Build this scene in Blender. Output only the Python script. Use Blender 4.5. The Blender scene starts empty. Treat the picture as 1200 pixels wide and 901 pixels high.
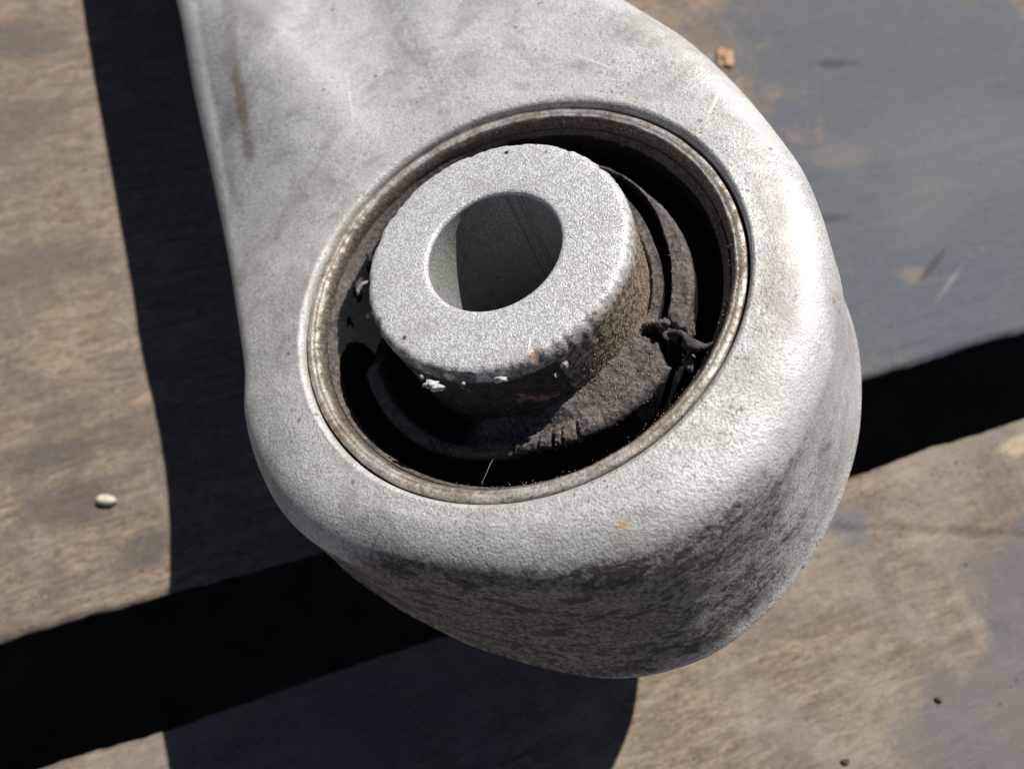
import bpy, math, random
import numpy as np
from mathutils import Matrix, Vector, noise as mnoise

S = 0.001                                   # modelled in millimetres
rng = np.random.default_rng(7)
random.seed(7)
scene = bpy.context.scene
col = scene.collection

# ------------------------------------------------------------------ camera
cam_d = bpy.data.cameras.new("camera")
cam = bpy.data.objects.new("camera", cam_d)
col.objects.link(cam)
Rc = Matrix(((0.9956835, 0.0842477, 0.0389444), (0.0926754, -0.8795698, -0.4666565), (-0.0050604, 0.4682514, -0.8835808)))
right, down, fwd = Rc[0], Rc[1], Rc[2]
m = Matrix.Identity(4)
for i in range(3):
    m[i][0], m[i][1], m[i][2] = right[i], -down[i], -fwd[i]
m.translation = Vector((-29.34, -64.04, 172.31)) * S
cam.matrix_world = m
cam_d.sensor_width = 36.0
cam_d.lens = 28.5
cam_d.clip_start = 0.005
cam_d.clip_end = 50
cam_d.dof.use_dof = True
cam_d.dof.focus_distance = 0.0975
cam_d.dof.aperture_fstop = 25.0
scene.camera = cam

# ------------------------------------------------------------------ sky and sun
SUN = Vector((0.2968, 0.4647, 0.8342)).normalized()
world = bpy.data.worlds.new("World")
scene.world = world
world.use_nodes = True
wn = world.node_tree
sky = wn.nodes.new("ShaderNodeTexSky")
sky.sky_type = 'NISHITA'
sky.sun_disc = False
sky.altitude = 1500
sky.air_density = 0.55
sky.dust_density = 0.9
sky.ozone_density = 0.3
sky.sun_elevation = math.asin(SUN.z)
sky.sun_rotation = math.atan2(SUN.x, SUN.y)
wn.nodes["Background"].inputs[1].default_value = 0.05
wn.links.new(sky.outputs[0], wn.nodes["Background"].inputs[0])
sun_d = bpy.data.lights.new("sun", 'SUN')
sun_d.energy = 5.0
sun_d.angle = math.radians(0.5)
sun_d.color = (1.0, 0.955, 0.89)
sun = bpy.data.objects.new("sun", sun_d)
col.objects.link(sun)
sun.rotation_euler = SUN.to_track_quat('Z', 'Y').to_euler()
scene.view_settings.view_transform = 'Standard'
scene.view_settings.look = 'None'
scene.view_settings.exposure = 0.0
scene.view_settings.gamma = 1.0


# ------------------------------------------------------------------ helpers
def link(o, parent=None):
    col.objects.link(o)
    if parent is not None:
        o.parent = parent
    return o


def make(name, verts, faces, mat, parent=None, smooth=True, attrs=None):
    me = bpy.data.meshes.new(name)
    me.from_pydata([tuple(v) for v in (np.asarray(verts, float) * S)], [], [tuple(f) for f in faces])
    me.update()
    if smooth:
        me.polygons.foreach_set("use_smooth", [True] * len(me.polygons))
    for k, a in (attrs or {}).items():
        at = me.attributes.new(k, 'FLOAT', 'POINT')
        at.data.foreach_set("value", np.asarray(a, np.float32))
    if mat:
        me.materials.append(mat)
    o = bpy.data.objects.new(name, me)
    return link(o, parent)


def grid_faces(nr, nc, wrap=True, flip=False):
    i = np.arange(nr - 1)[:, None]
    j = np.arange(nc if wrap else nc - 1)[None, :]
    j2 = (j + 1) % nc
    f = np.stack([i * nc + j, (i + 1) * nc + j, (i + 1) * nc + j2, i * nc + j2], -1).reshape(-1, 4)
    return f[:, ::-1] if flip else f


def lathe(name, prof, mat, parent, n=256, rad_noise=None, closed=False):
    """prof: list of (r, z); wraps round z."""
    th = np.linspace(0, 2 * np.pi, n, endpoint=False)
    rows = []
    for k, (r, z) in enumerate(prof):
        rr = np.full(n, r, float)
        zz = np.full(n, z, float)
        if rad_noise is not None:
            dr, dz = rad_noise(k, th)
            rr += dr
            zz += dz
        rows.append(np.stack([rr * np.cos(th), rr * np.sin(th), zz], 1))
    if closed:
        rows.append(rows[0])
    v = np.concatenate(rows)
    f = grid_faces(len(rows), n)
    return make(name, v, f, mat, parent)


def fnoise(th, seed, freqs, amp):
    """periodic smooth noise of the angle"""
    r = np.random.default_rng(seed)
    o = np.zeros_like(th)
    for fq in freqs:
        o += r.normal() * np.sin(fq * th + r.uniform(0, 6.28))
    return amp * o / math.sqrt(len(freqs))


def nz(x, y, z=0.0, oct_=3):
    return mnoise.fractal(Vector((x, y, z)), 1.0, 2.0, oct_)


def sstep(a, b, x):
    t = np.clip((x - a) / (b - a), 0, 1)
    return t * t * (3 - 2 * t)


def tube(name, pts, radii, mat, parent, nseg=10, closed=False):
    pts = [Vector(p) for p in pts]
    n = len(pts)
    V, F = [], []
    for i, p in enumerate(pts):
        a = pts[(i - 1) % n] if (closed or i > 0) else p
        b = pts[(i + 1) % n] if (closed or i < n - 1) else p
        t = (b - a).normalized()
        u = t.cross(Vector((0.13, 0.21, 1))).normalized()
        w = t.cross(u)
        for k in range(nseg):
            an = 2 * math.pi * k / nseg
            r = radii[i] * (1 + 0.18 * mnoise.noise(Vector((p.x * 1.7 + k, p.y * 1.7, p.z))))
            q = p + (u * math.cos(an) + w * math.sin(an) * 0.8) * r
            V.append(q)
    m = n if closed else n - 1
    for i in range(m):
        for k in range(nseg):
            F.append((i * nseg + k, i * nseg + (k + 1) % nseg, ((i + 1) % n) * nseg + (k + 1) % nseg, ((i + 1) % n) * nseg + k))
    if not closed:
        F.append(tuple(range(nseg))[::-1])
        F.append(tuple((n - 1) * nseg + k for k in range(nseg)))
    return make(name, V, F, mat, parent)


def lump_geo(c, r, seed, sq=(1, 1, 1), nu=9, nv=6, rough=0.35):
    V, F = [], []
    for j in range(nv + 1):
        ph = math.pi * j / nv
        for i in range(nu):
            th = 2 * math.pi * i / nu
            d = Vector((math.sin(ph) * math.cos(th), math.sin(ph) * math.sin(th), math.cos(ph)))
            k = 1 + rough * mnoise.noise(d * 1.6 + Vector((seed * 3.1, seed * 1.7, 0)))
            V.append((c[0] + d.x * r * k * sq[0], c[1] + d.y * r * k * sq[1], c[2] + d.z * r * k * sq[2]))
    for j in range(nv):
        for i in range(nu):
            F.append((j * nu + i, (j + 1) * nu + i, (j + 1) * nu + (i + 1) % nu, j * nu + (i + 1) % nu))
    return V, F


def lump(name, c, r, mat, parent, seed=0, sq=(1, 1, 1), rough=0.35, smooth=True):
    V, F = lump_geo(c, r, seed, sq, 12, 8, rough)
    return make(name, V, F, mat, parent, smooth)


# ------------------------------------------------------------------ materials
class NT:
    def __init__(self, name):
        self.m = bpy.data.materials.new(name)
        self.m.use_nodes = True
        self.t = self.m.node_tree
        self.p = self.t.nodes["Principled BSDF"]
        self.co = self.t.nodes.new("ShaderNodeTexCoord").outputs["Object"]

    def L(self, a, b):
        self.t.links.new(a, b)

    def put(self, v, sock):
        if isinstance(v, (int, float, tuple, list)):
            if isinstance(v, (tuple, list)) and len(v) == 3 and sock.type == 'RGBA':
                v = (*v, 1)
            sock.default_value = v
        else:
            self.L(v, sock)

    def scaled(self, sc, loc=(0, 0, 0), rot=0.0):
        n = self.t.nodes.new("ShaderNodeMapping")
        n.inputs["Location"].default_value = loc
        n.inputs["Rotation"].default_value = (0, 0, rot)
        n.inputs["Scale"].default_value = sc
        self.L(self.co, n.inputs[0])
        return n.outputs[0]

    def noise(self, scale, detail=4, rough=0.55, vec=None, dist=0.0):
        n = self.t.nodes.new("ShaderNodeTexNoise")
        n.inputs["Scale"].default_value = scale
        n.inputs["Detail"].default_value = detail
        n.inputs["Roughness"].default_value = rough
        n.inputs["Distortion"].default_value = dist
        self.L(vec or self.co, n.inputs["Vector"])
        return n.outputs[0]

    def voro(self, scale, out="Distance", vec=None, feature='F1'):
        n = self.t.nodes.new("ShaderNodeTexVoronoi")
        n.feature = feature
        n.inputs["Scale"].default_value = scale
        self.L(vec or self.co, n.inputs["Vector"])
        return n.outputs[out]

    def ramp(self, x, a, b, c0=0.0, c1=1.0):
        n = self.t.nodes.new("ShaderNodeMapRange")
        n.interpolation_type = 'SMOOTHSTEP'
        n.inputs[1].default_value = a
        n.inputs[2].default_value = b
        n.inputs[3].default_value = c0
        n.inputs[4].default_value = c1
        self.L(x, n.inputs[0])
        return n.outputs[0]

    def math(self, op, a, b=0.0, c=0.0):
        n = self.t.nodes.new("ShaderNodeMath")
        n.operation = op
        for k, v in enumerate((a, b, c)):
            self.put(v, n.inputs[k])
        return n.outputs[0]

    def mix(self, f, a, b, mode='MIX'):
        n = self.t.nodes.new("ShaderNodeMix")
        n.data_type = 'RGBA'
        n.blend_type = mode
        self.put(f, n.inputs[0])
        self.put(a, n.inputs[6])
        self.put(b, n.inputs[7])
        return n.outputs[2]

    def attr(self, name):
        n = self.t.nodes.new("ShaderNodeAttribute")
        n.attribute_name = name
        return n.outputs["Fac"]

    def spot(self, x, y, rx, ry, rot=0.0, soft=0.6, wob=None):
        """soft elliptical stain mask at (x, y) mm in object space, edge broken by noise"""
        n = self.t.nodes.new("ShaderNodeSeparateXYZ")
        self.L(self.co, n.inputs[0])
        X = self.math('SUBTRACT', n.outputs[0], x * S)
        Y = self.math('SUBTRACT', n.outputs[1], y * S)
        c, s = math.cos(rot), math.sin(rot)
        U = self.math('ADD', self.math('MULTIPLY', X, c / (rx * S)), self.math('MULTIPLY', Y, s / (rx * S)))
        V = self.math('ADD', self.math('MULTIPLY', X, -s / (ry * S)), self.math('MULTIPLY', Y, c / (ry * S)))
        d = self.math('SQRT', self.math('ADD', self.math('MULTIPLY', U, U), self.math('MULTIPLY', V, V)))
        if wob is not None:
            d = self.math('ADD', d, self.math('MULTIPLY', self.math('SUBTRACT', wob, 0.5), 1.6))
        return self.ramp(d, 1 - soft / 2, 1 + soft / 2, 1.0, 0.0)

    def bump(self, h, dist_mm, strength=1.0, nrm=None):
        n = self.t.nodes.new("ShaderNodeBump")
        n.inputs["Strength"].default_value = strength
        n.inputs["Distance"].default_value = dist_mm * S
        self.L(h, n.inputs["Height"])
        if nrm is not None:
            self.L(nrm, n.inputs["Normal"])
        return n.outputs[0]

    def done(self, color=None, rough=None, metal=None, nrm=None, spec=None):
        for v, k in ((color, "Base Color"), (rough, "Roughness"), (metal, "Metallic"), (spec, "Specular IOR Level")):
            if v is not None:
                self.put(v, self.p.inputs[k])
        if nrm is not None:
            self.L(nrm, self.p.inputs["Normal"])
        return self.m


def mat_cast():
    t = NT("cast_aluminium")
    wall = t.attr("wall")
    big = t.noise(55, 4, 0.6)
    mid = t.noise(420, 5, 0.7)
    fine = t.noise(3000, 3, 0.65)
    base = t.mix(t.ramp(big, 0.35, 0.66), (0.62, 0.615, 0.605), (0.77, 0.76, 0.74))
    base = t.mix(t.ramp(mid, 0.46, 0.64, 0, 0.55), base, (0.48, 0.46, 0.435))
    base = t.mix(t.ramp(fine, 0.47, 0.60, 0, 0.62), base, (0.33, 0.315, 0.295))
    base = t.mix(t.ramp(t.noise(4600, 2, 0.6), 0.53, 0.64, 0, 0.6), base, (0.90, 0.90, 0.89))
    stain = t.noise(75, 6, 0.72, None, 0.7)
    base = t.mix(t.math('MULTIPLY', t.ramp(stain, 0.49, 0.60), 0.62), base, t.mix(t.ramp(mid, 0.4, 0.6), (0.36, 0.335, 0.31), (0.50, 0.48, 0.46)))
    specks = t.math('MULTIPLY', t.ramp(t.noise(1500, 3, 0.6), 0.60, 0.68), t.ramp(t.noise(90, 4, 0.6), 0.46, 0.6))
    base = t.mix(t.math('MULTIPLY', specks, 0.75), base, (0.15, 0.12, 0.10))
    pits = t.math('MULTIPLY', t.ramp(t.voro(260), 0.05, 0.12, 1, 0), t.ramp(t.noise(150, 2), 0.5, 0.58))
    base = t.mix(t.math('MULTIPLY', pits, 0.7), base, (0.13, 0.11, 0.095))
    wob = t.noise(260, 5, 0.7)
    # worn shoulder on the right with its highlight painted in, grey patch beside the rim
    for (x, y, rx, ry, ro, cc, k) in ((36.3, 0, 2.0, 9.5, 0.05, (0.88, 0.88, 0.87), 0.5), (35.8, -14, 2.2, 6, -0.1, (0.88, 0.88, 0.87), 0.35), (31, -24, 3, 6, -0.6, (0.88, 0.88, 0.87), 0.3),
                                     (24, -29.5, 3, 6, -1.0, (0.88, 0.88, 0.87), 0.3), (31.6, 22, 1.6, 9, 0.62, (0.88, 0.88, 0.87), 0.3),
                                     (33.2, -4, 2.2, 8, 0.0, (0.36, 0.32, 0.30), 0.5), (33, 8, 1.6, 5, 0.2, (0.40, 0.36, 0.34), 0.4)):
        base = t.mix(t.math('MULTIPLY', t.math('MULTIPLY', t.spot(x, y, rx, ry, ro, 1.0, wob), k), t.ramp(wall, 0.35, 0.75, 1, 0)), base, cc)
    # grime on the flank
    g1 = t.noise(110, 6, 0.7, t.scaled((1, 1, 2.2)))
    g2 = t.noise(1000, 4, 0.7)
    gm = t.math('ADD', t.math('MULTIPLY', g1, 0.62), t.math('MULTIPLY', g2, 0.5))
    thr = t.math('SUBTRACT', gm, t.math('MULTIPLY', t.math('SUBTRACT', 1.0, wall), 0.75))
    grime = t.math('MULTIPLY', t.ramp(thr, 0.26, 0.56), 0.92)
    gcol = t.mix(t.ramp(t.noise(1700, 4, 0.75), 0.40, 0.60), (0.085, 0.068, 0.055), (0.38, 0.325, 0.27))
    streak = t.ramp(t.math('ADD', t.math('MULTIPLY', t.noise(150, 6, 0.74, t.scaled((1, 1, 2.4), (0.01, 0.02, 0)), 0.6), 0.8), t.math('MULTIPLY', g2, 0.25)), 0.515, 0.585)
    gcol = t.mix(t.math('MULTIPLY', streak, 0.92), gcol, (0.026, 0.018, 0.013))
    base = t.mix(grime, base, gcol)
    for (x, y, rx, ry, ro, cc, k) in ((-55, 47, 1.3, 9, 0.30, (0.25, 0.19, 0.13), 0.7), (-52, 37, 1.5, 3.0, 0.4, (0.27, 0.20, 0.13), 0.6), (-59, 60, 2.0, 8, 0.2, (0.33, 0.27, 0.21), 0.5),
                                     (-57, 72, 5.0, 14, 0.5, (0.30, 0.285, 0.27), 0.7), (-70, 62, 4.0, 10, 0.3, (0.38, 0.36, 0.34), 0.5), (-13.5, 68, 4.5, 9, 0.5, (0.12, 0.122, 0.13), 0.9),
                                     (15.5, -33, 0.8, 0.6, 0, (0.62, 0.47, 0.24), 0.8)):
        base = t.mix(t.math('MULTIPLY', t.spot(x, y, rx, ry, ro, 1.0, wob), k), base, cc)
    for (x, y, rx, ry, ro) in ((27, 25, 0.22, 3.2, -0.3), (35, 27, 0.2, 4.0, -0.35), (37, 29, 0.22, 3.5, -0.4), (-15, -34.5, 0.16, 3.4, -0.75), (31, 30, 0.2, 3.2, 0.2), (10, 37, 0.15, 5, 0.9), (-30, 38, 0.15, 7, 0.3), (-36, 30, 0.12, 5, -0.5)):
        base = t.mix(t.math('MULTIPLY', t.spot(x, y, rx, ry, ro, 0.9), 0.5), base, (0.88, 0.88, 0.87) if y > 20 else (0.2, 0.19, 0.18))
    h = t.math('ADD', t.math('MULTIPLY', fine, 1.0), t.math('MULTIPLY', t.noise(1300, 3, 0.6), 0.8))
    nrm = t.bump(mid, 0.12, 0.5)
    nrm = t.bump(h, 0.13, 1.0, nrm)
    rough = t.math('ADD', t.ramp(mid, 0.3, 0.7, 0.48, 0.62), t.math('MULTIPLY', grime, 0.2))
    metal = t.ramp(grime, 0.0, 0.8, 0.22, 0.03)
    return t.done(base, rough, metal, nrm)


def mat_blasted():
    t = NT("blasted_steel")
    sp = t.voro(5200, "Color")
    bw = t.t.nodes.new("ShaderNodeRGBToBW")
    t.L(sp, bw.inputs[0])
    fine = t.noise(5200, 2, 0.5)
    base = t.mix(t.ramp(bw.outputs[0], 0.2, 0.75), (0.52, 0.52, 0.525), (0.90, 0.895, 0.89))
    base = t.mix(t.ramp(t.noise(160, 5, 0.65), 0.52, 0.72, 0, 0.35), base, (0.50, 0.43, 0.36))
    dirt = t.attr("wall")
    gm = t.math('ADD', t.math('MULTIPLY', t.noise(420, 5, 0.7), 0.6), t.math('MULTIPLY', t.noise(1900, 3, 0.6), 0.35))
    dk = t.ramp(t.math('ADD', gm, t.math('MULTIPLY', t.math('SUBTRACT', dirt, 0.5), 0.62)), 0.42, 0.66)
    gc = t.mix(t.ramp(t.noise(1500, 3, 0.6), 0.4, 0.62), (0.11, 0.085, 0.064), (0.46, 0.38, 0.30))
    base = t.mix(dk, base, gc)
    pits = t.ramp(t.voro(300), 0.06, 0.13, 1, 0)
    base = t.mix(t.math('MULTIPLY', pits, t.ramp(t.noise(240, 2), 0.5, 0.56)), base, (0.06, 0.05, 0.045))
    cm = t.ramp(t.math('ADD', t.attr("coat_shade"), t.math('MULTIPLY', t.math('SUBTRACT', t.noise(500, 5, 0.7), 0.5), 1.6)), 0.4, 0.6)
    base = t.mix(t.math('MULTIPLY', cm, 0.9), base, t.mix(t.ramp(t.attr("coat_shade"), 0.68, 0.85), t.mix(t.ramp(t.noise(900, 4, 0.7), 0.4, 0.62), (0.028, 0.036, 0.044), (0.20, 0.24, 0.27)), t.mix(t.ramp(t.noise(700, 4, 0.7), 0.45, 0.65), (0.013, 0.012, 0.012), (0.045, 0.036, 0.03))))  # coating on the chamfer; the darkest tone paints shade on the flank
    base = t.mix(t.math('MULTIPLY', t.ramp(t.noise(260, 5, 0.7), 0.56, 0.66), t.ramp(dirt, 0.15, 0.35)), base, (0.40, 0.26, 0.19))
    nrm = t.bump(t.math('ADD', bw.outputs[0], t.math('MULTIPLY', fine, 1.5)), 0.08, 1.0)
    return t.done(base, t.math('ADD', 0.42, t.math('MULTIPLY', dk, 0.4)), t.math('MULTIPLY', t.math('SUBTRACT', 1, dk), 0.25), nrm)


def mat_bore():
    t = NT("bore_steel")
    base = t.mix(t.ramp(t.noise(4200, 3, 0.6), 0.42, 0.6), (0.20, 0.205, 0.19), (0.40, 0.405, 0.385))
    base = t.mix(t.math('MULTIPLY', t.ramp(t.voro(330), 0.06, 0.14, 1, 0), t.ramp(t.noise(260, 2), 0.5, 0.58)), base, (0.05, 0.048, 0.045))
    base = t.mix(t.ramp(t.noise(150, 4, 0.6, t.scaled((1, 1, 0.2))), 0.55, 0.7, 0, 0.5), base, (0.10, 0.10, 0.095))
    for (x, y) in ((0.9, 8.85), (2.4, 8.55), (3.0, 8.3)):
        base = t.mix(t.math('MULTIPLY', t.spot(x, y, 0.20, 0.6, math.atan2(y, x) - 1.57, 1.2), 0.4), base, (0.07, 0.07, 0.066))
    return t.done(base, 0.55, 0.2, t.bump(t.noise(2600, 3, 0.6), 0.06, 0.7))


def mat_lip():
    t = NT("outer_steel")
    f = t.noise(900, 5, 0.7)
    f2 = t.noise(2600, 3, 0.65)
    big = t.noise(120, 4, 0.65)
    st = t.noise(330, 4, 0.6, t.scaled((1, 1, 3)))
    base = t.mix(t.ramp(st, 0.38, 0.62), (0.64, 0.62, 0.585), (0.45, 0.405, 0.35))
    base = t.mix(t.ramp(t.math('ADD', t.math('MULTIPLY', f, 0.6), t.math('MULTIPLY', big, 0.4)), 0.48, 0.62, 0, 0.85), base, (0.20, 0.135, 0.095))
    base = t.mix(t.ramp(f2, 0.5, 0.64, 0, 0.6), base, (0.13, 0.10, 0.08))
    dm = t.ramp(t.math('ADD', t.attr("wall"), t.math('MULTIPLY', t.math('SUBTRACT', f, 0.5), 1.3)), 0.25, 0.85, 0, 0.9)
    base = t.mix(dm, base, t.mix(t.ramp(f2, 0.4, 0.6), (0.055, 0.043, 0.036), (0.22, 0.18, 0.15)))
    return t.done(base, t.ramp(f, 0.4, 0.7, 0.42, 0.75), t.ramp(f, 0.45, 0.65, 0.4, 0.1), t.bump(t.math('ADD', f, t.math('MULTIPLY', f2, 0.6)), 0.16, 1.0))


def mat_rubber(name="dusty_shaded_rubber", dust=1.0):
    t = NT(name)
    a = t.noise(240, 5, 0.65)
    b = t.noise(1700, 4, 0.7)
    base = t.mix(t.ramp(a, 0.35, 0.7), (0.058, 0.052, 0.050), (0.150, 0.132, 0.124))
    base = t.mix(t.ramp(b, 0.45, 0.68, 0, 0.8 * dust), base, (0.26, 0.22, 0.195))
    sp = t.ramp(t.voro(1500), 0.09, 0.16, 1, 0)
    base = t.mix(t.math('MULTIPLY', sp, 0.55 * dust), base, (0.36, 0.30, 0.24))
    if name == 'dusty_shaded_rubber':
        base = t.mix(t.attr('dust'), (0.007, 0.007, 0.008), base)  # walls and depths of the voids near black: shade put into the colour
    return t.done(base, 0.72, 0.0, t.bump(t.math('ADD', t.math('MULTIPLY', a, 1.5), b), 0.22, 0.9), 0.3)


def mat_simple(name, c0, c1, scale=1500, rough=0.7, bump=0.1):
    t = NT(name)
    n = t.noise(scale, 4, 0.65)
    return t.done(t.mix(t.ramp(n, 0.35, 0.65), c0, c1), rough, 0, t.bump(n, bump, 0.8))


def mat_wood(name, upper):
    t = NT(name)                                  # plank runs along its own x
    wob = t.noise(42, 5, 0.62)
    g = t.noise(85, 7, 0.7, t.scaled((1, 4.5, 3)), 1.2)
    g2 = t.noise(330, 6, 0.72, t.scaled((1, 4, 3)), 0.8)
    saw = t.noise(150, 5, 0.65, t.scaled((1, 0.22, 1), (0, 0, 0), 0.55))
    bl = t.noise(34, 6, 0.66, None, 0.6)
    fl = t.noise(620, 5, 0.75)
    base = t.mix(t.ramp(g, 0.36, 0.64), (0.195, 0.140, 0.100), (0.38, 0.292, 0.212))
    base = t.mix(t.ramp(g2, 0.48, 0.68, 0, 0.55), base, (0.12, 0.09, 0.068))
    base = t.mix(t.ramp(bl, 0.44, 0.62, 0, 0.75), base, (0.165, 0.142, 0.122))
    base = t.mix(t.ramp(saw, 0.5, 0.68, 0, 0.4), base, (0.36, 0.32, 0.27))
    sk = t.noise(300, 5, 0.75, t.scaled((1, 5.5, 3)), 0.4)
    sk2 = t.noise(240, 5, 0.75, t.scaled((1, 6.5, 3), (0.1, 0.07, 0.0)), 0.5)
    fib = t.noise(900, 3, 0.7, t.scaled((0.5, 4.5, 3)))
    lg = t.noise(26, 6, 0.7, t.scaled((1, 24, 3), (0.3, 0.1, 0)), 0.5)
    base = t.mix(t.ramp(lg, 0.52, 0.64, 0, 0.4), base, (0.105, 0.078, 0.058))
    lg2 = t.noise(22, 6, 0.7, t.scaled((1, 30, 3), (0.7, 0.4, 0)), 0.5)
    base = t.mix(t.ramp(lg2, 0.53, 0.66, 0, 0.32), base, (0.44, 0.35, 0.26))
    base = t.mix(t.ramp(sk2, 0.54, 0.68, 0, 0.4), base, (0.42, 0.345, 0.265))
    base = t.mix(t.ramp(sk, 0.54, 0.66, 0, 0.42), base, (0.085, 0.066, 0.052))
    base = t.mix(t.ramp(fib, 0.5, 0.66, 0, 0.45), base, (0.10, 0.082, 0.07))
    base = t.mix(t.ramp(fl, 0.5, 0.64, 0, 0.5), base, (0.085, 0.07, 0.06))
    W2 = t.noise(75, 6, 0.68, None, 0.8)
    if upper:
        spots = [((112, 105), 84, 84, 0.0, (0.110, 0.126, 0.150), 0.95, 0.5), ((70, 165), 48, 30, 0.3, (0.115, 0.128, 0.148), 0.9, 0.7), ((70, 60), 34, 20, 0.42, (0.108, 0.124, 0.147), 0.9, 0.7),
                 ((95, 120), 30, 16, 0.4, (0.165, 0.172, 0.184), 0.6, 1.1), ((80, 95), 14, 9, 0.8, (0.17, 0.174, 0.182), 0.5, 1.1),
                 ((-124, -12), 10, 6, 0.3, (0.105, 0.092, 0.088), 0.75, 0.9), ((-130, -1), 9, 4, 0.2, (0.09, 0.082, 0.08), 0.65, 1.0),
                 ((-112, 8), 14, 5, 0.3, (0.12, 0.105, 0.095), 0.6, 1.0), ((-104, -20), 5, 4, 0.5, (0.09, 0.085, 0.085), 0.7, 1.0),
                 ((-180, 92), 20, 10, 0.5, (0.13, 0.115, 0.10), 0.6, 1.0), ((-150, 50), 16, 7, 0.3, (0.14, 0.12, 0.105), 0.5, 1.0),
                 ((-185, 130), 12, 8, 0.5, (0.11, 0.10, 0.095), 0.55, 1.0), ((-80, 90), 30, 12, 0.3, (0.10, 0.085, 0.075), 0.6, 1.0),
                 ((59, 112), 9, 5, 0.2, (0.19, 0.18, 0.16), 0.75, 1.1), ((73, 71), 4.5, 3, 0.3, (0.23, 0.205, 0.17), 0.8, 1.0),
                 ((82.5, 70), 0.6, 6.0, 0.945 - 1.5708, (0.27, 0.28, 0.29), 0.6, 1.6), ((78, 74), 1.0, 8, 0.945 - 1.5708, (0.05, 0.05, 0.055), 0.7, 1.0),
                 ((60, 150), 7, 2.0, 0.2, (0.05, 0.05, 0.05), 0.7, 1.0), ((52, 88), 6, 1.6, 0.2, (0.05, 0.05, 0.055), 0.6, 1.0)]
    else:
        base = t.mix(t.ramp(wob, 0.40, 0.62, 0, 0.45), base, (0.34, 0.305, 0.25))
        spots = [((78, -38), 27, 16, 0.55, (0.165, 0.15, 0.15), 0.85, 0.5), ((96, -8), 24, 14, 0.3, (0.15, 0.14, 0.142), 0.85, 0.5),
                 ((48, -1), 5, 4, 0, (0.15, 0.155, 0.17), 0.7, 0.9), ((92, 24), 7, 2.0, 0.4, (0.52, 0.41, 0.28), 0.85, 0.7),
                 ((-60, -50), 50, 20, 0.4, (0.20, 0.175, 0.15), 0.5, 0.8)]
    c0, s0 = 0.912, 0.410
    for (p, rx, ry, ro, cc, k, sf) in spots:
        pu, pv = p[0] * c0 + p[1] * s0, -p[0] * s0 + p[1] * c0
        base = t.mix(t.math('MULTIPLY', t.spot(pu, pv, rx, ry, ro - 0.4224, sf, W2), k), base, cc)
    base = t.mix(t.ramp(fib, 0.5, 0.66, 0, 0.3), base, (0.07, 0.066, 0.066))
    base = t.mix(t.ramp(t.noise(430, 5, 0.75, None, 0.5), 0.54, 0.66, 0, 0.2), base, (0.30, 0.265, 0.23))
    h = t.math('ADD', t.math('SUBTRACT', g, t.math('MULTIPLY', lg, 0.35)), t.math('ADD', t.math('MULTIPLY', g2, 0.6), t.math('MULTIPLY', fl, 0.25)))
    nrm = t.bump(h, 0.6, 0.6)
    return t.done(base, 0.75, 0, nrm, 0.3)


M_cast, M_blast, M_bore, M_lip = mat_cast(), mat_blasted(), mat_bore(), mat_lip()
M_rub = mat_rubber()
M_rub2 = mat_rubber("torn_rubber", 0.6)
M_black = mat_simple("clean_black_rubber", (0.010, 0.010, 0.011), (0.03, 0.028, 0.027), 900, 0.6, 0.2)
M_woodU, M_woodL = mat_wood("weathered_wood_grey_stain", True), mat_wood("weathered_wood_pale", False)
M_ground = mat_simple("soil", (0.03, 0.026, 0.022), (0.07, 0.06, 0.05), 60, 0.9, 2.0)
M_white = mat_simple("pale_flake", (0.48, 0.48, 0.46), (0.72, 0.72, 0.70), 2500, 0.5, 0.05)
M_dark = mat_simple("blue_black_coating", (0.03, 0.034, 0.04), (0.11, 0.12, 0.135), 1100, 0.45, 0.1)
M_grit = mat_simple("grit", (0.22, 0.17, 0.12), (0.45, 0.38, 0.30), 2500, 0.9, 0.1)
M_seed = mat_simple("pale_seed", (0.55, 0.47, 0.36), (0.72, 0.66, 0.55), 700, 0.5, 0.1)
M_chip = mat_simple("orange_wood", (0.38, 0.22, 0.12), (0.52, 0.33, 0.2), 500, 0.7, 0.2)
M_dust = mat_simple("dust", (0.25, 0.21, 0.17), (0.42, 0.36, 0.30), 900, 0.9, 0.1)
M_speck = mat_simple("dark_grit", (0.05, 0.045, 0.04), (0.10, 0.09, 0.08), 1500, 0.8, 0.1)

# ------------------------------------------------------------------ ground below the planks
gv = [(-3000, -3000, -120), (3000, -3000, -120), (3000, 3000, -120), (-3000, 3000, -120)]
g = make("ground", gv, [(0, 1, 2, 3)], M_ground, smooth=False)
g["kind"] = "structure"

# ------------------------------------------------------------------ plank deck
deck = bpy.data.objects.new("plank_deck", None)
link(deck)
deck.rotation_euler = (0, 0, math.atan2(0.410, 0.912))
deck["label"] = "weathered wooden deck of two wide planks with a dark gap between, under the metal arm"
deck["category"] = "deck"


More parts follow.
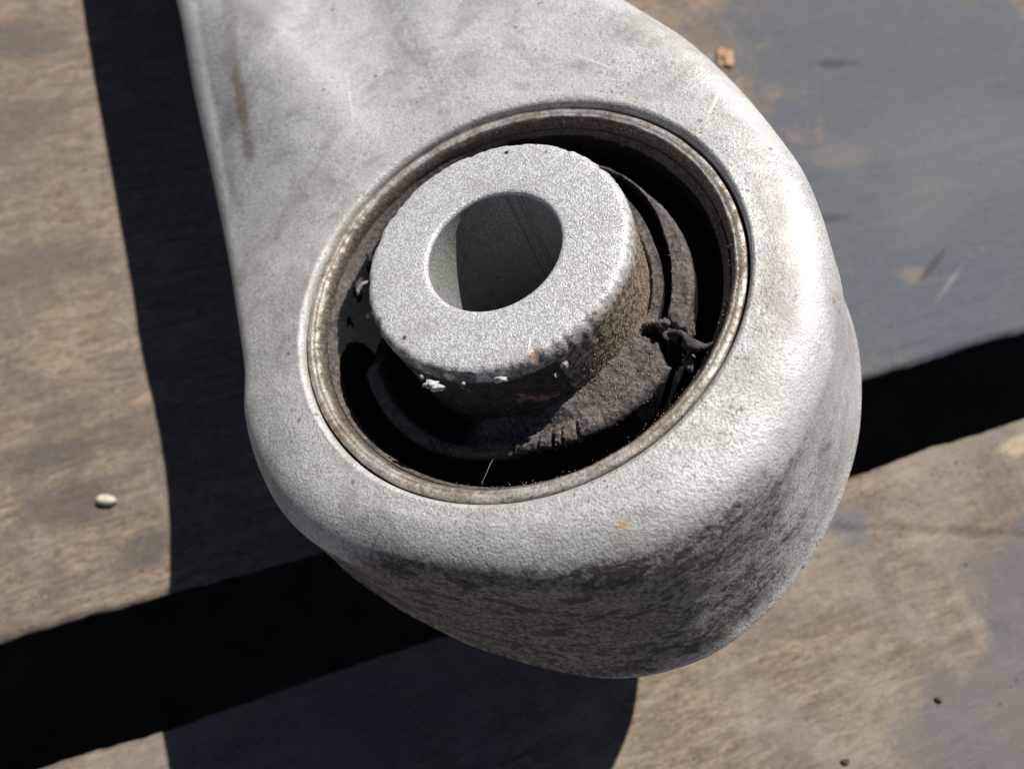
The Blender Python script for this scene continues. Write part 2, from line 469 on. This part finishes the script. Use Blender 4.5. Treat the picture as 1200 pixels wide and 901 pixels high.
def plank(name, u0, u1, v_edge, v_far, mat, drop, sign, seed, crack=None, du=1.0, dv=1.0):
    """top sheet with relief, a worn edge at v_edge(u), sides and bottom; sign=+1 body lies at larger v"""
    us = np.arange(u0, u1 + du, du)
    e = np.array([v_edge(u) for u in us])
    width = abs(v_far - e.mean())
    ss = np.concatenate([[0.0, 0.25, 0.6, 1.0, 1.5, 2.2, 3.0, 4.0, 5.0, 6.0], np.arange(7.0, 70, dv), np.arange(70, width, 3.0), [width]])
    rows = []
    ed = []
    for i, u in enumerate(us):
        en = 0.35 * nz(u * 0.22, seed, 0) + 0.9 * nz(u * 0.05, seed + 3.3, 0) * 0.6
        dw = drop(u)
        for s in ss:
            v = e[i] + sign * (s + en * max(0, 1 - s / 8))
            z = 0.0
            if s < dw[0]:
                z = -dw[1] * (1 - s / dw[0]) ** 1.25
            z += 0.28 * nz(u * 0.035, v * 0.30, seed) + 0.16 * nz(u * 0.15, v * 0.9, seed + 5)
            z -= 0.5 * max(0, 1 - s / 1.0) ** 2
            if crack is not None:
                z -= crack(u, v)
            rows.append((u, v, z))
    nu, ns = len(us), len(ss)
    V = rows
    F = [tuple(f) for f in grid_faces(nu, ns, False, flip=(sign < 0))]
    # sides: a strip down from the border
    b = [i * ns for i in range(nu)] + [(nu - 1) * ns + k for k in range(1, ns)] + [i * ns + ns - 1 for i in range(nu - 2, -1, -1)] + [k for k in range(ns - 2, 0, -1)]
    base = len(V)
    V = list(V)
    for k, idx in enumerate(b):
        u, v, z = V[idx]
        V.append((u, v + sign * 4.0, z - 9 + 0.4 * nz(u * 0.3, k * 0.05, seed)))
    for k, idx in enumerate(b):
        u, v, z = V[idx]
        V.append((u, v + sign * 9.0, -24))
    n = len(b)
    for k in range(n):
        k2 = (k + 1) % n
        q1 = (b[k], b[k2], base + k2, base + k)
        q2 = (base + k, base + k2, base + n + k2, base + n + k)
        F += [q1, q2] if sign < 0 else [q1[::-1], q2[::-1]]
    F.append(tuple(base + n + k for k in range(n)))
    return make(name, V, F, mat, deck)


def interp(pts):
    xs, ys = [p[0] for p in pts], [p[1] for p in pts]
    return lambda u: float(np.interp(u, xs, ys))


e_up = interp([(-420, 15.0), (-134, 14.2), (-98, 13.5), (-70, 11.9), (-25, 11.8), (64, 11.6), (98, 11.2), (114, 10.9), (420, 9)])
e_lo = interp([(-420, -11), (-126, -11.4), (-110, -12.4), (-87, -12.4), (-53, -13.0), (-15, -12.8), (51, -9.4), (74, -9.3), (99, -9.5), (420, -10)])


def crack_up(u, v):
    return 0.0


def crack_lo(u, v):
    if u < 30:
        return 0.0
    vc = float(np.interp(u, [30, 38, 53, 64, 80, 92, 260], [-18.4, -19.5, -24.2, -28.8, -34.9, -42, -60]))
    vc += 0.5 * nz(u * 0.3, 2.0)
    w = (0.55 + 0.35 * nz(u * 0.2, 7.0)) * sstep(30, 38, u) * sstep(150, 80, u) if u < 80 else 0.45 * sstep(180, 80, u)
    return 1.6 * math.exp(-((v - vc) / max(w, 0.12)) ** 2) if w > 0.02 else 0.0


plank("plank", -400, 400, e_up, 330, M_woodU, lambda u: (1.6, 0.9), +1, 11.0, None, 1.25, 1.25)
plank("plank", -400, 400, e_lo, -260, M_woodL, lambda u: (5.2, 2.6), -1, 27.0, crack_lo, 1.0, 1.0)

# ------------------------------------------------------------------ control arm (modelled round the axis of its bush)
arm = bpy.data.objects.new("control_arm", None)
link(arm)
Wm = Matrix(((0.9379126, -0.0104015, -0.3467157), (0.0, 0.9995503, -0.0299865), (0.3468716, 0.0281247, 0.9374908)))
mw = Wm.to_4x4()
mw.translation = Vector((-31.67, -2.74, 85.62)) * S
arm.matrix_world = mw
arm["label"] = "cast aluminium control arm end with a torn rubber bush, lying across the planks"
arm["category"] = "car part"

# outline of the top edge (x, y, z), anticlockwise from the right
E = [(38.6, 1.2, -3), (36.6, 13.3, -3), (34.0, 20.3, -3), (28.5, 31.8, -3), (22.8, 41.1, -3), (19.0, 45.9, -3), (13.7, 52.3, -3), (6.5, 62, -3),
     (-14, 92, -2), (-40, 132, 0), (-66, 176, 0), (-92, 222, -3), (-103, 238, -8),
     (-125, 250, -12), (-150, 250, -12), (-164, 228, -8),
     (-142, 184, 0), (-112, 138, 1), (-90, 103, 1), (-77.0, 78.4, 0), (-70.9, 59.3, -4), (-65.6, 43.4, -8), (-61.0, 31.0, -10), (-56.0, 20, -10), (-48.3, 5.0, -7.5),
     (-42.6, -6.3, -5.5), (-40.4, -13.4, -5.0), (-35.9, -21.4, -4.5), (-29.6, -28.4, -4), (-21.2, -33.4, -3.4), (-11.4, -36.1, -3), (-1.5, -37.6, -3), (6.8, -38.0, -3), (14.2, -37.0, -3), (22.0, -33.6, -3),
     (30.3, -26.4, -3), (36.6, -14.6, -3), (38.4, -6.5, -3)]
NTH = 1080


def closed_curve(ctrl, n_per=40):
    P = np.array(ctrl, float)
    out = []
    N = len(P)
    for i in range(N):
        p0, p1, p2, p3 = P[i - 1], P[i], P[(i + 1) % N], P[(i + 2) % N]
        d01, d12, d23 = [max(1e-6, np.linalg.norm(b - a)) ** 0.5 for a, b in ((p0, p1), (p1, p2), (p2, p3))]
        m1 = (p1 - p0) / d01 - (p2 - p0) / (d01 + d12) + (p2 - p1) / d12
        m2 = (p2 - p1) / d12 - (p3 - p1) / (d12 + d23) + (p3 - p2) / d23
        m1 *= d12
        m2 *= d12
        for k in range(n_per):
            t = k / n_per
            out.append(p1 * (2 * t ** 3 - 3 * t ** 2 + 1) + m1 * (t ** 3 - 2 * t ** 2 + t) + p2 * (-2 * t ** 3 + 3 * t ** 2) + m2 * (t ** 3 - t ** 2))
    return np.array(out)


C = closed_curve(E)
ang = np.unwrap(np.arctan2(C[:, 1], C[:, 0]))
o_ = np.argsort(ang)
ang, C = ang[o_], C[o_]
TH = np.linspace(0, 2 * np.pi, NTH, endpoint=False)
a_ext = np.concatenate([ang - 2 * np.pi, ang, ang + 2 * np.pi])
rad = np.interp(TH, a_ext, np.tile(np.hypot(C[:, 0], C[:, 1]), 3))
zE = np.interp(TH, a_ext, np.tile(C[:, 2], 3))


def smooth_p(a, w):
    k = np.hanning(2 * w + 3)[1:-1]
    k /= k.sum()
    return np.convolve(np.concatenate([a[-w:], a, a[:w]]), k, 'valid')


rad = smooth_p(rad, 7)
zE = smooth_p(zE, 14)
EX, EY = rad * np.cos(TH), rad * np.sin(TH)
tx, ty = np.roll(EX, -1) - np.roll(EX, 1), np.roll(EY, -1) - np.roll(EY, 1)
nx, ny = ty / np.hypot(tx, ty), -tx / np.hypot(tx, ty)
nx, ny = smooth_p(nx, 9), smooth_p(ny, 9)
l_ = np.hypot(nx, ny)
nx, ny = nx / l_, ny / l_
# parting line: out from the edge and down
part = np.array([(-150, 45), (-139, 44.8), (-128, 43.4), (-115, 42.5), (-96.5, 43.1), (-87, 44.3), (-77, 46.0), (-71.4, 46.5), (-63, 46.9), (-51, 46.1), (-42, 45.2), (-32, 44.4), (-23, 43.9), (-9, 43.2), (8, 43.0), (25, 42.6)])
thd = np.degrees((TH + np.pi) % (2 * np.pi) - np.pi)
hub_r = np.interp(thd, part[:, 0], part[:, 1])
on_hub = sstep(-150, -125, thd) * sstep(45, 15, thd)
out_p = on_hub * (hub_r - rad) + (1 - on_hub) * 4.0
out_p = smooth_p(out_p, 20)
z_p = on_hub * (-27.0) + (1 - on_hub) * (zE - 20.0)
z_p = smooth_p(z_p, 30)

rows, wall = [], []


def add_row(x, y, z, w):
    rows.append(np.stack([x, y, z + np.zeros_like(x)], 1))
    wall.append(np.zeros_like(x) + w)


R0 = 30.25
cs, sn = np.cos(TH), np.sin(TH)
hz = fnoise(TH, 3, (3, 5, 9), 0.06)
for r, z in ((30.0, -52), (R0, -8), (R0, -1.2), (R0 + 0.05, -0.75), (R0 + 0.3, -0.3), (R0 + 0.65, -0.1)):
    add_row(r * cs, r * sn, z + hz, 0.0)
front_w = sstep(-140, -106, thd) * sstep(-22, -48, thd)
Rr = smooth_p(np.minimum(6.4 + 2.2 * sstep(-165, -140, thd) * sstep(-40, -62, thd), (rad - 31.6) / 0.78), 25)
sl = np.clip(-1.2 * (zE + 2.4) / np.maximum(rad - 4 - R0, 4.0), 0, 0.6)
A0 = smooth_p(np.degrees(np.arctan(sl)), 12)
a0r = np.radians(A0)
SX, SY = EX + Rr * (-0.78 + np.sin(a0r)) * nx, EY + Rr * (-0.78 + np.sin(a0r)) * ny
DZ = 2.4 + 0.3 * (Rr - 6.4)
SZ = zE - (Rr * (1 - np.cos(a0r)) - DZ)
front_w = sstep(-140, -106, thd) * sstep(-22, -48, thd)
srad = np.hypot(SX, SY)
KT = 46
for k in range(1, KT + 1):
    t = k / KT
    x = (1 - t) * (R0 + 0.65) * cs + t * SX
    y = (1 - t) * (R0 + 0.65) * sn + t * SY
    rr = np.hypot(x, y)
    fz = np.clip((rr - 33.0) / np.maximum(srad - 33.0, 1.5), 0, 1) ** 1.6
    lin = np.clip((rr - R0) / np.maximum(srad - R0, 1e-3), 0, 1)
    z = SZ * (0.35 * fz + 0.65 * lin)
    z = z - 3.2 * np.exp(-(((x + 13.5) * 0.86 + (y - 69) * 0.5) / 3.6) ** 2 - (((y - 69) * 0.86 - (x + 13.5) * 0.5) / 6.0) ** 2)
    lf = np.array([0.22 * nz(a * 0.09, b * 0.09, 1.0) for a, b in zip(x, y)]) * np.clip((rr - 31) / 4, 0, 1)
    add_row(x, y, z + lf, 0.0)
lf_end = lf
for kk in range(1, 11):
    ar = a0r + (math.radians(72) - a0r) * kk / 10
    oo, dd = Rr * (-0.78 + np.sin(ar)), Rr * (1 - np.cos(ar)) - DZ
    a = np.degrees(ar)
    w_front = np.clip((a - 20) / 30, 0, 1.0)
    w_side = np.clip((a - 38) / 40, 0, 1) * 0.62
    add_row(EX + oo * nx, EY + oo * ny, zE - dd + lf_end * (1 - kk / 10), front_w * w_front + (1 - front_w) * w_side)
o1, d1 = Rr * (-0.78 + math.sin(math.radians(72))), Rr * (1 - math.cos(math.radians(72))) - DZ
KW = 26
for k in range(1, KW + 1):
    t = k / KW
    fl = 0.88 * t + 0.12 * t ** 5 * (0.2 + 0.8 * sstep(-120, -80, thd))  + 0.12 * t * (0.8 - 0.8 * sstep(-120, -80, thd))
    oo = o1 + (out_p - o1) * fl
    zz = (zE - d1) * (1 - t) + z_p * t
    x, y = EX + oo * nx, EY + oo * ny
    wv = np.array([0.30 * nz(a * 0.11, b * 0.11, c * 0.11) for a, b, c in zip(x, y, zz)])
    add_row(x + wv * nx, y + wv * ny, zz, 1.0 - 0.25 * sstep(0.85, 1.0, t) * sstep(-85, -65, thd))
for oo_, dz_, w in ((0.35, -0.5, 0.35), (0.25, -1.2, 0.4), (-0.6, -1.6, 0.8), (-2.5, -10, 1.0), (-5.5, -21, 1.0)):
    add_row(EX + (out_p + oo_) * nx, EY + (out_p + oo_) * ny, z_p + dz_, w + (1.0 - w) * 0.9 * sstep(-62, -82, thd))
x, y, z = EX + (out_p - 8) * nx, EY + (out_p - 8) * ny, z_p - 24
add_row(x, y, z, 1.0)
for t in (0.3, 0.6, 0.9):
    add_row((1 - t) * x + t * 30.0 * cs, (1 - t) * y + t * 30.0 * sn, (1 - t) * z + t * (-52), 1.0)
rows.append(rows[0])
wall.append(wall[0])
V = np.concatenate(rows)
Wl = np.concatenate(wall)
# the wall mask is weaker on one side of the flank
th_v = np.degrees(np.arctan2(V[:, 1], V[:, 0]))
side = (1 - 0.55 * np.exp(-((th_v + 12) / 30.0) ** 2))
Wl = Wl * side
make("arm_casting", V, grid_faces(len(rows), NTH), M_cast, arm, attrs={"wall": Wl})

# ------------------------------------------------------------------ outer steel sleeve, pressed into the casting
prof = [(29.9, -50), (29.95, -6), (29.97, -1.7), (29.9, -1.35), (29.75, -1.2), (29.4, -1.12), (29.05, -1.12), (28.9, -1.36), (28.75, -1.22), (28.5, -1.4), (28.25, -1.75), (28.02, -2.15), (27.92, -2.6), (27.85, -3.2), (27.8, -50)]
ws = [1, 0.6, 0.5, 0.2, 0, 0, 0, 0.5, 0.12, 0.4, 0.68, 0.85, 0.95, 1, 1]
prof = [(r, z + 0.3 if z > -5 else z) for r, z in prof]
o = lathe("outer_sleeve", prof, M_lip, arm, 360, lambda k, th: (fnoise(th, 40 + k // 3, (7, 13, 29, 47), 0.035), fnoise(th, 60 + k // 4, (5, 17, 31, 57), 0.035)), closed=True)
at = o.data.attributes.new("wall", 'FLOAT', 'POINT')
lw = np.repeat(np.array(ws + ws[:1], float)[:, None], 360, 1)
la = np.degrees((np.linspace(0, 2 * np.pi, 360, endpoint=False) + np.pi) % (2 * np.pi) - np.pi)
lw[3:6] += 0.55 * (sstep(-40, 0, la) * sstep(175, 120, la))[None, :]  # outer edge darker round the upper right: recess shade put into the colour
lw[9:14] += 0.25 * (sstep(-20, 20, la) * sstep(170, 130, la))[None, :]
at.data.foreach_set("value", np.clip(lw, 0, 1).astype(np.float32).ravel())

# ------------------------------------------------------------------ inner steel sleeve
NS = 420
th = np.linspace(0, 2 * np.pi, NS, endpoint=False)
ec = np.array([0.10, 0.15])
chip = np.clip(fnoise(th, 5, (7, 11, 17, 23, 31, 43, 61, 83), 0.26), -0.25, 0.7)
rows, wl, ct = [], [], []
jag = np.abs(fnoise(th, 9, (37, 53, 71, 97, 131), 0.17))
thd2 = np.degrees((th + np.pi) % (2 * np.pi) - np.pi)
front = np.exp(-((thd2 + 50) / 40.0) ** 2)                # grime climbs the flank on this side
for r, z, w in ((8.75, -58, 0), (8.75, 5.9, 0), (8.85, 6.2, 0), (9.05, 6.38, 0), (9.4, 6.42, 0), (11, 6.42, 0), (13, 6.42, 0), (15, 6.42, 0.10), (16.2, 6.40, 0.22), (16.65, 6.35, 0.32), (17.0, 6.0, 0.40), (17.36, 5.3, 0.46), (17.42, 4.6, 0.55), (17.4, 3.6, 0.68), (17.4, 2, 0.78), (17.4, 0, 0.85), (17.4, -2, 0.9), (17.45, -4, 1), (17.45, -58, 1)):
    k = sstep(15.6, 17.2, r) * (1 if z > 3 else 0.25 + 0.15 * max(0, z))
    rr = r - k * np.maximum(chip, 0) * 0.6 - k * jag * 0.35
    zz = z - k * np.maximum(chip, 0) * 0.8
    rows.append(np.stack([rr * np.cos(th) + ec[0], rr * np.sin(th) + ec[1], zz + 0 * th], 1))
    wl.append(np.clip(w + 0.24 * front * sstep(13.2, 15.8, r), 0, 1) + 0 * th)
    ct.append((0.60 * sstep(-70, -95, thd2) if (r > 16.9 and z > 4) else (1.15 * sstep(-56, -64, thd2) if r > 17.3 else 0.0 * th)) * sstep(-172, -150, thd2))  # coating on the chamfer, painted shade down the flank's unlit side
rows.append(rows[0])
wl.append(wl[0])
ct.append(ct[0])
o = make("inner_sleeve", np.concatenate(rows), grid_faces(len(rows), NS), M_blast, arm, attrs={"wall": np.concatenate(wl), "coat_shade": np.concatenate(ct)})
inner = o
o.data.materials.append(M_bore)
mi = np.zeros((len(rows) - 1, NS), np.int32)
mi[0, :] = 1
o.data.polygons.foreach_set("material_index", mi.ravel())

# flakes and spatter stuck on the lower edge of the sleeve
flakes = [((-6.5, -17.2, 4.9), 0.6, (1.4, 0.8, 0.8)), ((-7.7, -16.3, 5.3), 0.3, (0.7, 0.7, 1.2)), ((-5.6, -17.7, 4.9), 0.55, (1.5, 0.7, 0.6)), ((-2.2, -17.7, 5.4), 0.2, (1, 1, 1)),
          ((2.4, -17.5, 5.3), 0.45, (1.7, 0.6, 0.7)), ((-21.3, -1.4, -2.6), 0.42, (1, 1, 1)), ((9.2, -15.2, 3.2), 0.42, (1.1, 0.9, 0.8)), ((8.0, -16.0, 2.4), 0.3, (1, 1, 1))]
for i, (c, r, sq) in enumerate(flakes):
    lump("paint_flake", c, r, M_white if i < 6 else M_grit, inner if i != 5 else arm, i + 1, sq, 1.0)

# ------------------------------------------------------------------ rubber bush: collar, slotted ring, lobe and voids as one moulding
NR_TH = 900
rt = np.linspace(0, 2 * np.pi, NR_TH, endpoint=False)
rd = np.degrees((rt + np.pi) % (2 * np.pi) - np.pi)
rs = np.concatenate([np.arange(17.2, 24.6, 0.11), np.arange(24.6, 26.0, 0.2), np.arange(26.0, 27.75, 0.09)])
RR, DD = np.meshgrid(rs, rd, indexing='ij')
TT = np.radians(DD)
wobA = np.interp(DD, rd, fnoise(rt, 21, (3, 5, 8, 13), 0.22))
wobB = np.interp(DD, rd, fnoise(rt, 22, (6, 11, 19, 27), 0.12))
wobC = np.interp(DD, rd, fnoise(rt, 23, (9, 17, 37, 61), 0.10))


def band(a0, a1, soft=3.0):
    return sstep(a0 - soft, a0 + soft, DD) * sstep(a1 + soft, a1 - soft, DD)


r_col = np.interp(DD, [-180, -110, -18, 20, 40, 55, 70, 180], [19.2, 19.2, 19.6, 19.4, 20.3, 21.4, 21.8, 19.5]) + wobB * 0.5
r_gi = np.interp(DD, [-180, -110, -18, 0, 20, 40, 55, 70, 180], [21.2, 20.8, 20.6, 20.4, 20.7, 22.0, 22.9, 22.9, 21.5]) + wobB * 0.5
r_out = np.interp(DD, [-180, -150, -125, -100, -80, -60, -40, -28, -10, 10, 40, 70, 110, 180], [24.6, 24.3, 24.1, 23.2, 22.6, 23.4, 23.9, 23.8, 23.7, 23.5, 23.1, 24.3, 24.3, 24.6]) + wobA + wobC
z_top = np.interp(DD, [-180, -168, -158, -110, -80, -30, 0, 60, 120, 140, 180], [-11, -9, -5.5, -5.5, -4.4, -4.0, -4.0, -4.3, -6, -12, -12])
Z = z_top + 0.12 * wobB
groove = sstep(r_col - 0.12, r_col + 0.12, RR) * sstep(r_gi + 0.12, r_gi - 0.12, RR)
right_slot = band(-17, 80, 2.5)
left_slot = sstep(-92, -135, DD) + sstep(110, 118, DD)
Z = Z - groove * right_slot * 6.0 - np.clip(left_slot, 0, 1) * 7.0 * sstep(21.9, 20.2, RR + wobA)
# collar slightly lower than the ring on the right
Z = Z - 0.7 * sstep(r_gi, r_col, RR) * right_slot
# sloping lobe with a ridged rim
lobe = band(-101, -24, 3)
Z = Z + lobe * (1.0 * sstep(20.5, 17.6, RR) + 0.35 * sstep(20, 21.5, RR) * sstep(23.6, 22.3, RR) - 0.4)
ridge = band(-94, -58, 4) * sstep(20.4, 21.0, RR) * sstep(23.2, 22.6, RR)
for a_, w_, k_ in ((-88, 0.5, 0.5), (-79.5, 0.45, 0.9), (-74.5, 0.5, 1.2), (-71.2, 0.4, 0.9), (-66, 0.6, 0.7), (-57, 0.5, 0.4)):
    Z = Z - ridge * k_ * np.exp(-((DD + wobB * 3 + (RR - 21.5) * 0.7 - a_) / w_) ** 2)
Z = Z - band(-100, -70, 5) * 0.9 * sstep(20.8, 19.6, RR)
# bevelled outer shoulder, then the void
Z = Z - 0.5 * sstep(r_out - 0.9, r_out, RR) - 1.0 * sstep(r_out - 0.35, r_out + 0.05, RR)
void = sstep(r_out - 0.05, r_out + 0.18, RR)
r_lin = np.interp(DD, [-180, -172, -165, -150, -120, -60, -20, 10, 40, 70, 95, 130, 150, 165, 180], [27.0, 26.8, 26.7, 26.8, 26.9, 26.8, 26.7, 26.7, 26.8, 27.1, 27.2, 26.9, 26.5, 26.6, 27.0]) + 0.22 * wobC + 0.15 * wobB
lin = sstep(r_lin - 0.12, r_lin + 0.12, RR)
zl = -2.6 - 2.2 * (27.8 - RR) / 1.2
Zv = -24.0
Z = Z * (1 - void) + void * ((1 - lin) * Zv + lin * zl)
wig = np.array([nz(a * 0.9, b * 0.9, 14.0, 4) for a, b in zip((RR * np.cos(TT)).ravel(), (RR * np.sin(TT)).ravel())]).reshape(RR.shape)
RR_, DD_ = RR + 0.6 * wig, DD + 2.0 * np.roll(wig, 40, axis=1)
# torn crack from the sleeve out to the rim at about -22 degrees
cr = np.exp(-(((RR_ - 19.3) / 0.75) ** 2 + ((DD_ + 22.8) / 2.0) ** 2)) * 16
cr += np.exp(-(((DD_ + 24.5 + 1.6 * np.sin(RR_ * 2.1)) / 1.5) ** 2)) * 5.5 * sstep(19.0, 20.5, RR_) * (RR < 25)
cr += np.exp(-(((RR_ - 22.9) / 0.9) ** 2 + ((DD_ + 27.5) / 2.2) ** 2)) * 7
Z = Z - cr * (1 - lin)
Z = Z - 0.9 * np.exp(-((RR - 17.75 - wobB) / 0.22) ** 2) * band(-14, 75, 6)
X, Y = RR * np.cos(TT), RR * np.sin(TT)
lump_n = np.array([nz(a * 0.55, b * 0.55, 4.0, 4) for a, b in zip(X.ravel(), Y.ravel())]).reshape(X.shape)
Z = Z + lump_n * (0.16 + 0.10 * lobe) * (1 - void)
fr = np.array([nz(a * 1.6, b * 1.6, 9.0, 2) for a, b in zip(X.ravel(), Y.ravel())]).reshape(X.shape)
Z = Z + fr * 0.10
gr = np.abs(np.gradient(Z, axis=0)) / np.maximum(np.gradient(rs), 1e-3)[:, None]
dust = sstep(7, 2.5, gr) * sstep(-9, -6, Z) * (1 - sstep(0.5, 2.0, cr))  # dust on the tops; walls, depths and crack get painted shade instead
V = np.stack([X.ravel(), Y.ravel(), Z.ravel()], 1)
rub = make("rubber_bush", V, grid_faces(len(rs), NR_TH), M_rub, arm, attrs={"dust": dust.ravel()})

# torn rubber at the crack and by the rim
loop = []
for k in range(13):
    a = -0.5 + 4.6 * k / 12
    lx, ly = 1.5 * math.cos(a), 0.75 * math.sin(a)
    c, s = math.cos(-0.55), math.sin(-0.55)
    loop.append((20.9 + lx * c - ly * s, -8.9 + lx * s + ly * c, -3.9 + 0.4 * math.sin(a * 2 + 0.5) + 0.5 * math.sin(a)))
tube("torn_flap", loop, [0.5 - 0.025 * k + 0.06 * math.sin(k * 1.3) for k in range(13)], M_rub2, rub, 12)
strip = [(22.0, -9.9, -4.2), (22.8, -10.3, -3.4), (23.6, -10.7, -3.2), (24.6, -10.8, -3.2), (25.6, -10.5, -2.9), (26.6, -10.8, -2.7), (27.4, -11.2, -2.4)]
tube("torn_flap", strip, [0.4, 0.95, 0.7, 0.36, 0.22, 0.30, 0.5], M_rub2, rub, 10)


def ragged(c, r, seed, sq, mat=None):
    V, F = lump_geo(c, r, seed, sq, 22, 14, 0.6)
    V = [tuple(Vector(v) + 0.14 * r * mnoise.noise_vector(Vector(v) * 1.5)) for v in V]
    make("torn_flap", V, F, mat or M_rub2, rub)


ragged((21.7, -6.5, -3.9), 1.45, 12, (0.95, 1.3, 0.55))
ragged((19.5, -6.6, -3.9), 0.7, 15, (1.3, 1, 0.7))
ragged((22.7, -7.9, -4.0), 0.85, 18, (0.7, 1.4, 0.6))
ragged((22.4, -11.9, -5.0), 0.9, 25, (0.7, 1.3, 0.7))
lump("torn_flap", (-25.0, 10.9, -5.2), 1.1, M_black, rub, 31, (0.8, 1.3, 0.8), 0.7)
lump("torn_flap", (-26.0, 6.4, -6.0), 1.2, M_black, rub, 33, (0.6, 1.5, 0.9), 0.7)
tube("torn_flap", [(-24.0, 2.4, -2.9), (-23.9, 3.2, -2.7), (-23.3, 4.0, -2.5), (-22.5, 4.4, -2.6)], [0.22, 0.36, 0.34, 0.2], M_grit, rub, 8)
tube("fibre", [(-1.6, -23.2, -4.6), (-1.5, -24.2, -3.6), (-1.75, -25.6, -3.2), (-1.8, -27.2, -2.2)], [0.035] * 4, M_grit, rub, 5)

# loose grit on the rubber, the sleeve flank and the rim: one uncountable scatter
V, F = [], []
oct_f = [(0, 2, 4), (2, 1, 4), (1, 3, 4), (3, 0, 4), (2, 0, 5), (1, 2, 5), (3, 1, 5), (0, 3, 5)]


def z_rub(r, deg):
    i = np.clip(np.searchsorted(rs, r), 0, len(rs) - 1)
    j = int(round(((deg + 180) % 360) / 360 * NR_TH + NR_TH / 2)) % NR_TH
    return Z[i, j]


def grit(p, r):
    b = len(V)
    for d in ((1, 0, 0), (-1, 0, 0), (0, 1, 0), (0, -1, 0), (0, 0, 1), (0, 0, -1)):
        k = r * random.uniform(0.6, 1.3)
        V.append((p[0] + d[0] * k, p[1] + d[1] * k, p[2] + d[2] * k))
    F.extend([tuple(b + q for q in f) for f in oct_f])


for _ in range(1500):
    dg = random.choice([random.gauss(-62, 20), random.gauss(-40, 14), random.gauss(0, 25), random.uniform(-180, 180)])
    r = random.uniform(17.5, 24)
    z = z_rub(r, dg)
    if z > -8:
        grit((r * math.cos(math.radians(dg)), r * math.sin(math.radians(dg)), z + 0.03), random.choice([0.05, 0.06, 0.08, 0.1, 0.14]))
for _ in range(900):
    dg = random.gauss(-22, 20)
    z = -4 + abs(random.gauss(0, 3.2))
    if z < 5.6:
        grit((17.44 * math.cos(math.radians(dg)) + ec[0], 17.44 * math.sin(math.radians(dg)) + ec[1], z), random.choice([0.05, 0.07, 0.09, 0.12]))
for _ in range(500):
    dg = random.uniform(-180, 180)
    r = random.uniform(26.9, 28.3)
    z = z_rub(min(r, 27.6), dg) if r < 27.6 else -1.3
    if z > -6:
        grit((r * math.cos(math.radians(dg)), r * math.sin(math.radians(dg)), z + 0.02), random.choice([0.04, 0.05, 0.07, 0.09]))
o = make("grit", V, F, M_grit, rub, smooth=False)
o["kind"] = "stuff"

# ------------------------------------------------------------------ small things lying on the planks
def tag(o, label, cat, group=None):
    o["label"], o["category"] = label, cat
    if group:
        o["group"] = group


o = lump("seed", (-116.0, -10.9, 1.0), 1.5, M_seed, None, 3, (1.55, 0.8, 0.75), 0.25)
tag(o, "small pale seed lying on the brown upper plank left of the arm", "seed")
V, F = lump_geo((25.9, 148.0, 0.5), 3.8, 5, (0.72, 1.05, 0.12), 18, 8, 0.8)
o = make("wood_chip", V, F, M_chip)
tag(o, "orange wood chip lying on the plank past the right side of the arm", "wood chip")
for (x, y), r, lb in (((62.2, -35.9), 0.7, "dark grain of grit on the lower plank, nearest the right edge of the photo"), ((41.6, -49.2), 0.75, "dark grain of grit on the pale lower plank at the bottom edge of the photo")):
    o = lump("grit_grain", (x, y, 0.25), r * 0.85, M_speck, None, int(x), (1.2, 0.9, 0.6), 1.1)
    tag(o, lb, "grit")

V, F = [], []
gz = 0.12
for _ in range(1400):
    q = random.random()
    if q < 0.45:
        x, y = random.uniform(-190, 130), random.uniform(-75, 190)
        u, v = x * 0.912 + y * 0.41, -x * 0.41 + y * 0.912
    elif q < 0.7:
        u = random.uniform(-140, 140)
        v = e_up(u) + abs(random.gauss(0, 4)) + 1.5
    else:
        u = random.uniform(-140, 140)
        v = e_lo(u) - abs(random.gauss(0, 6)) - 4.5
    if e_lo(u) - 4 < v < e_up(u) + 1:
        continue
    grit((u, v, gz), random.choice([0.12, 0.15, 0.18, 0.22, 0.3]))
o = make("dust", V, F, M_dust, deck, smooth=False)
o["kind"] = "stuff"
V, F = [], []
for _ in range(700):
    x, y = random.uniform(-190, 130), random.uniform(-75, 190)
    u, v = x * 0.912 + y * 0.41, -x * 0.41 + y * 0.912
    if e_lo(u) - 4 < v < e_up(u) + 1:
        continue
    grit((u, v, gz), random.choice([0.1, 0.13, 0.18, 0.25]))
o = make("dark_dust", V, F, M_speck, deck, smooth=False)
o["kind"] = "stuff"
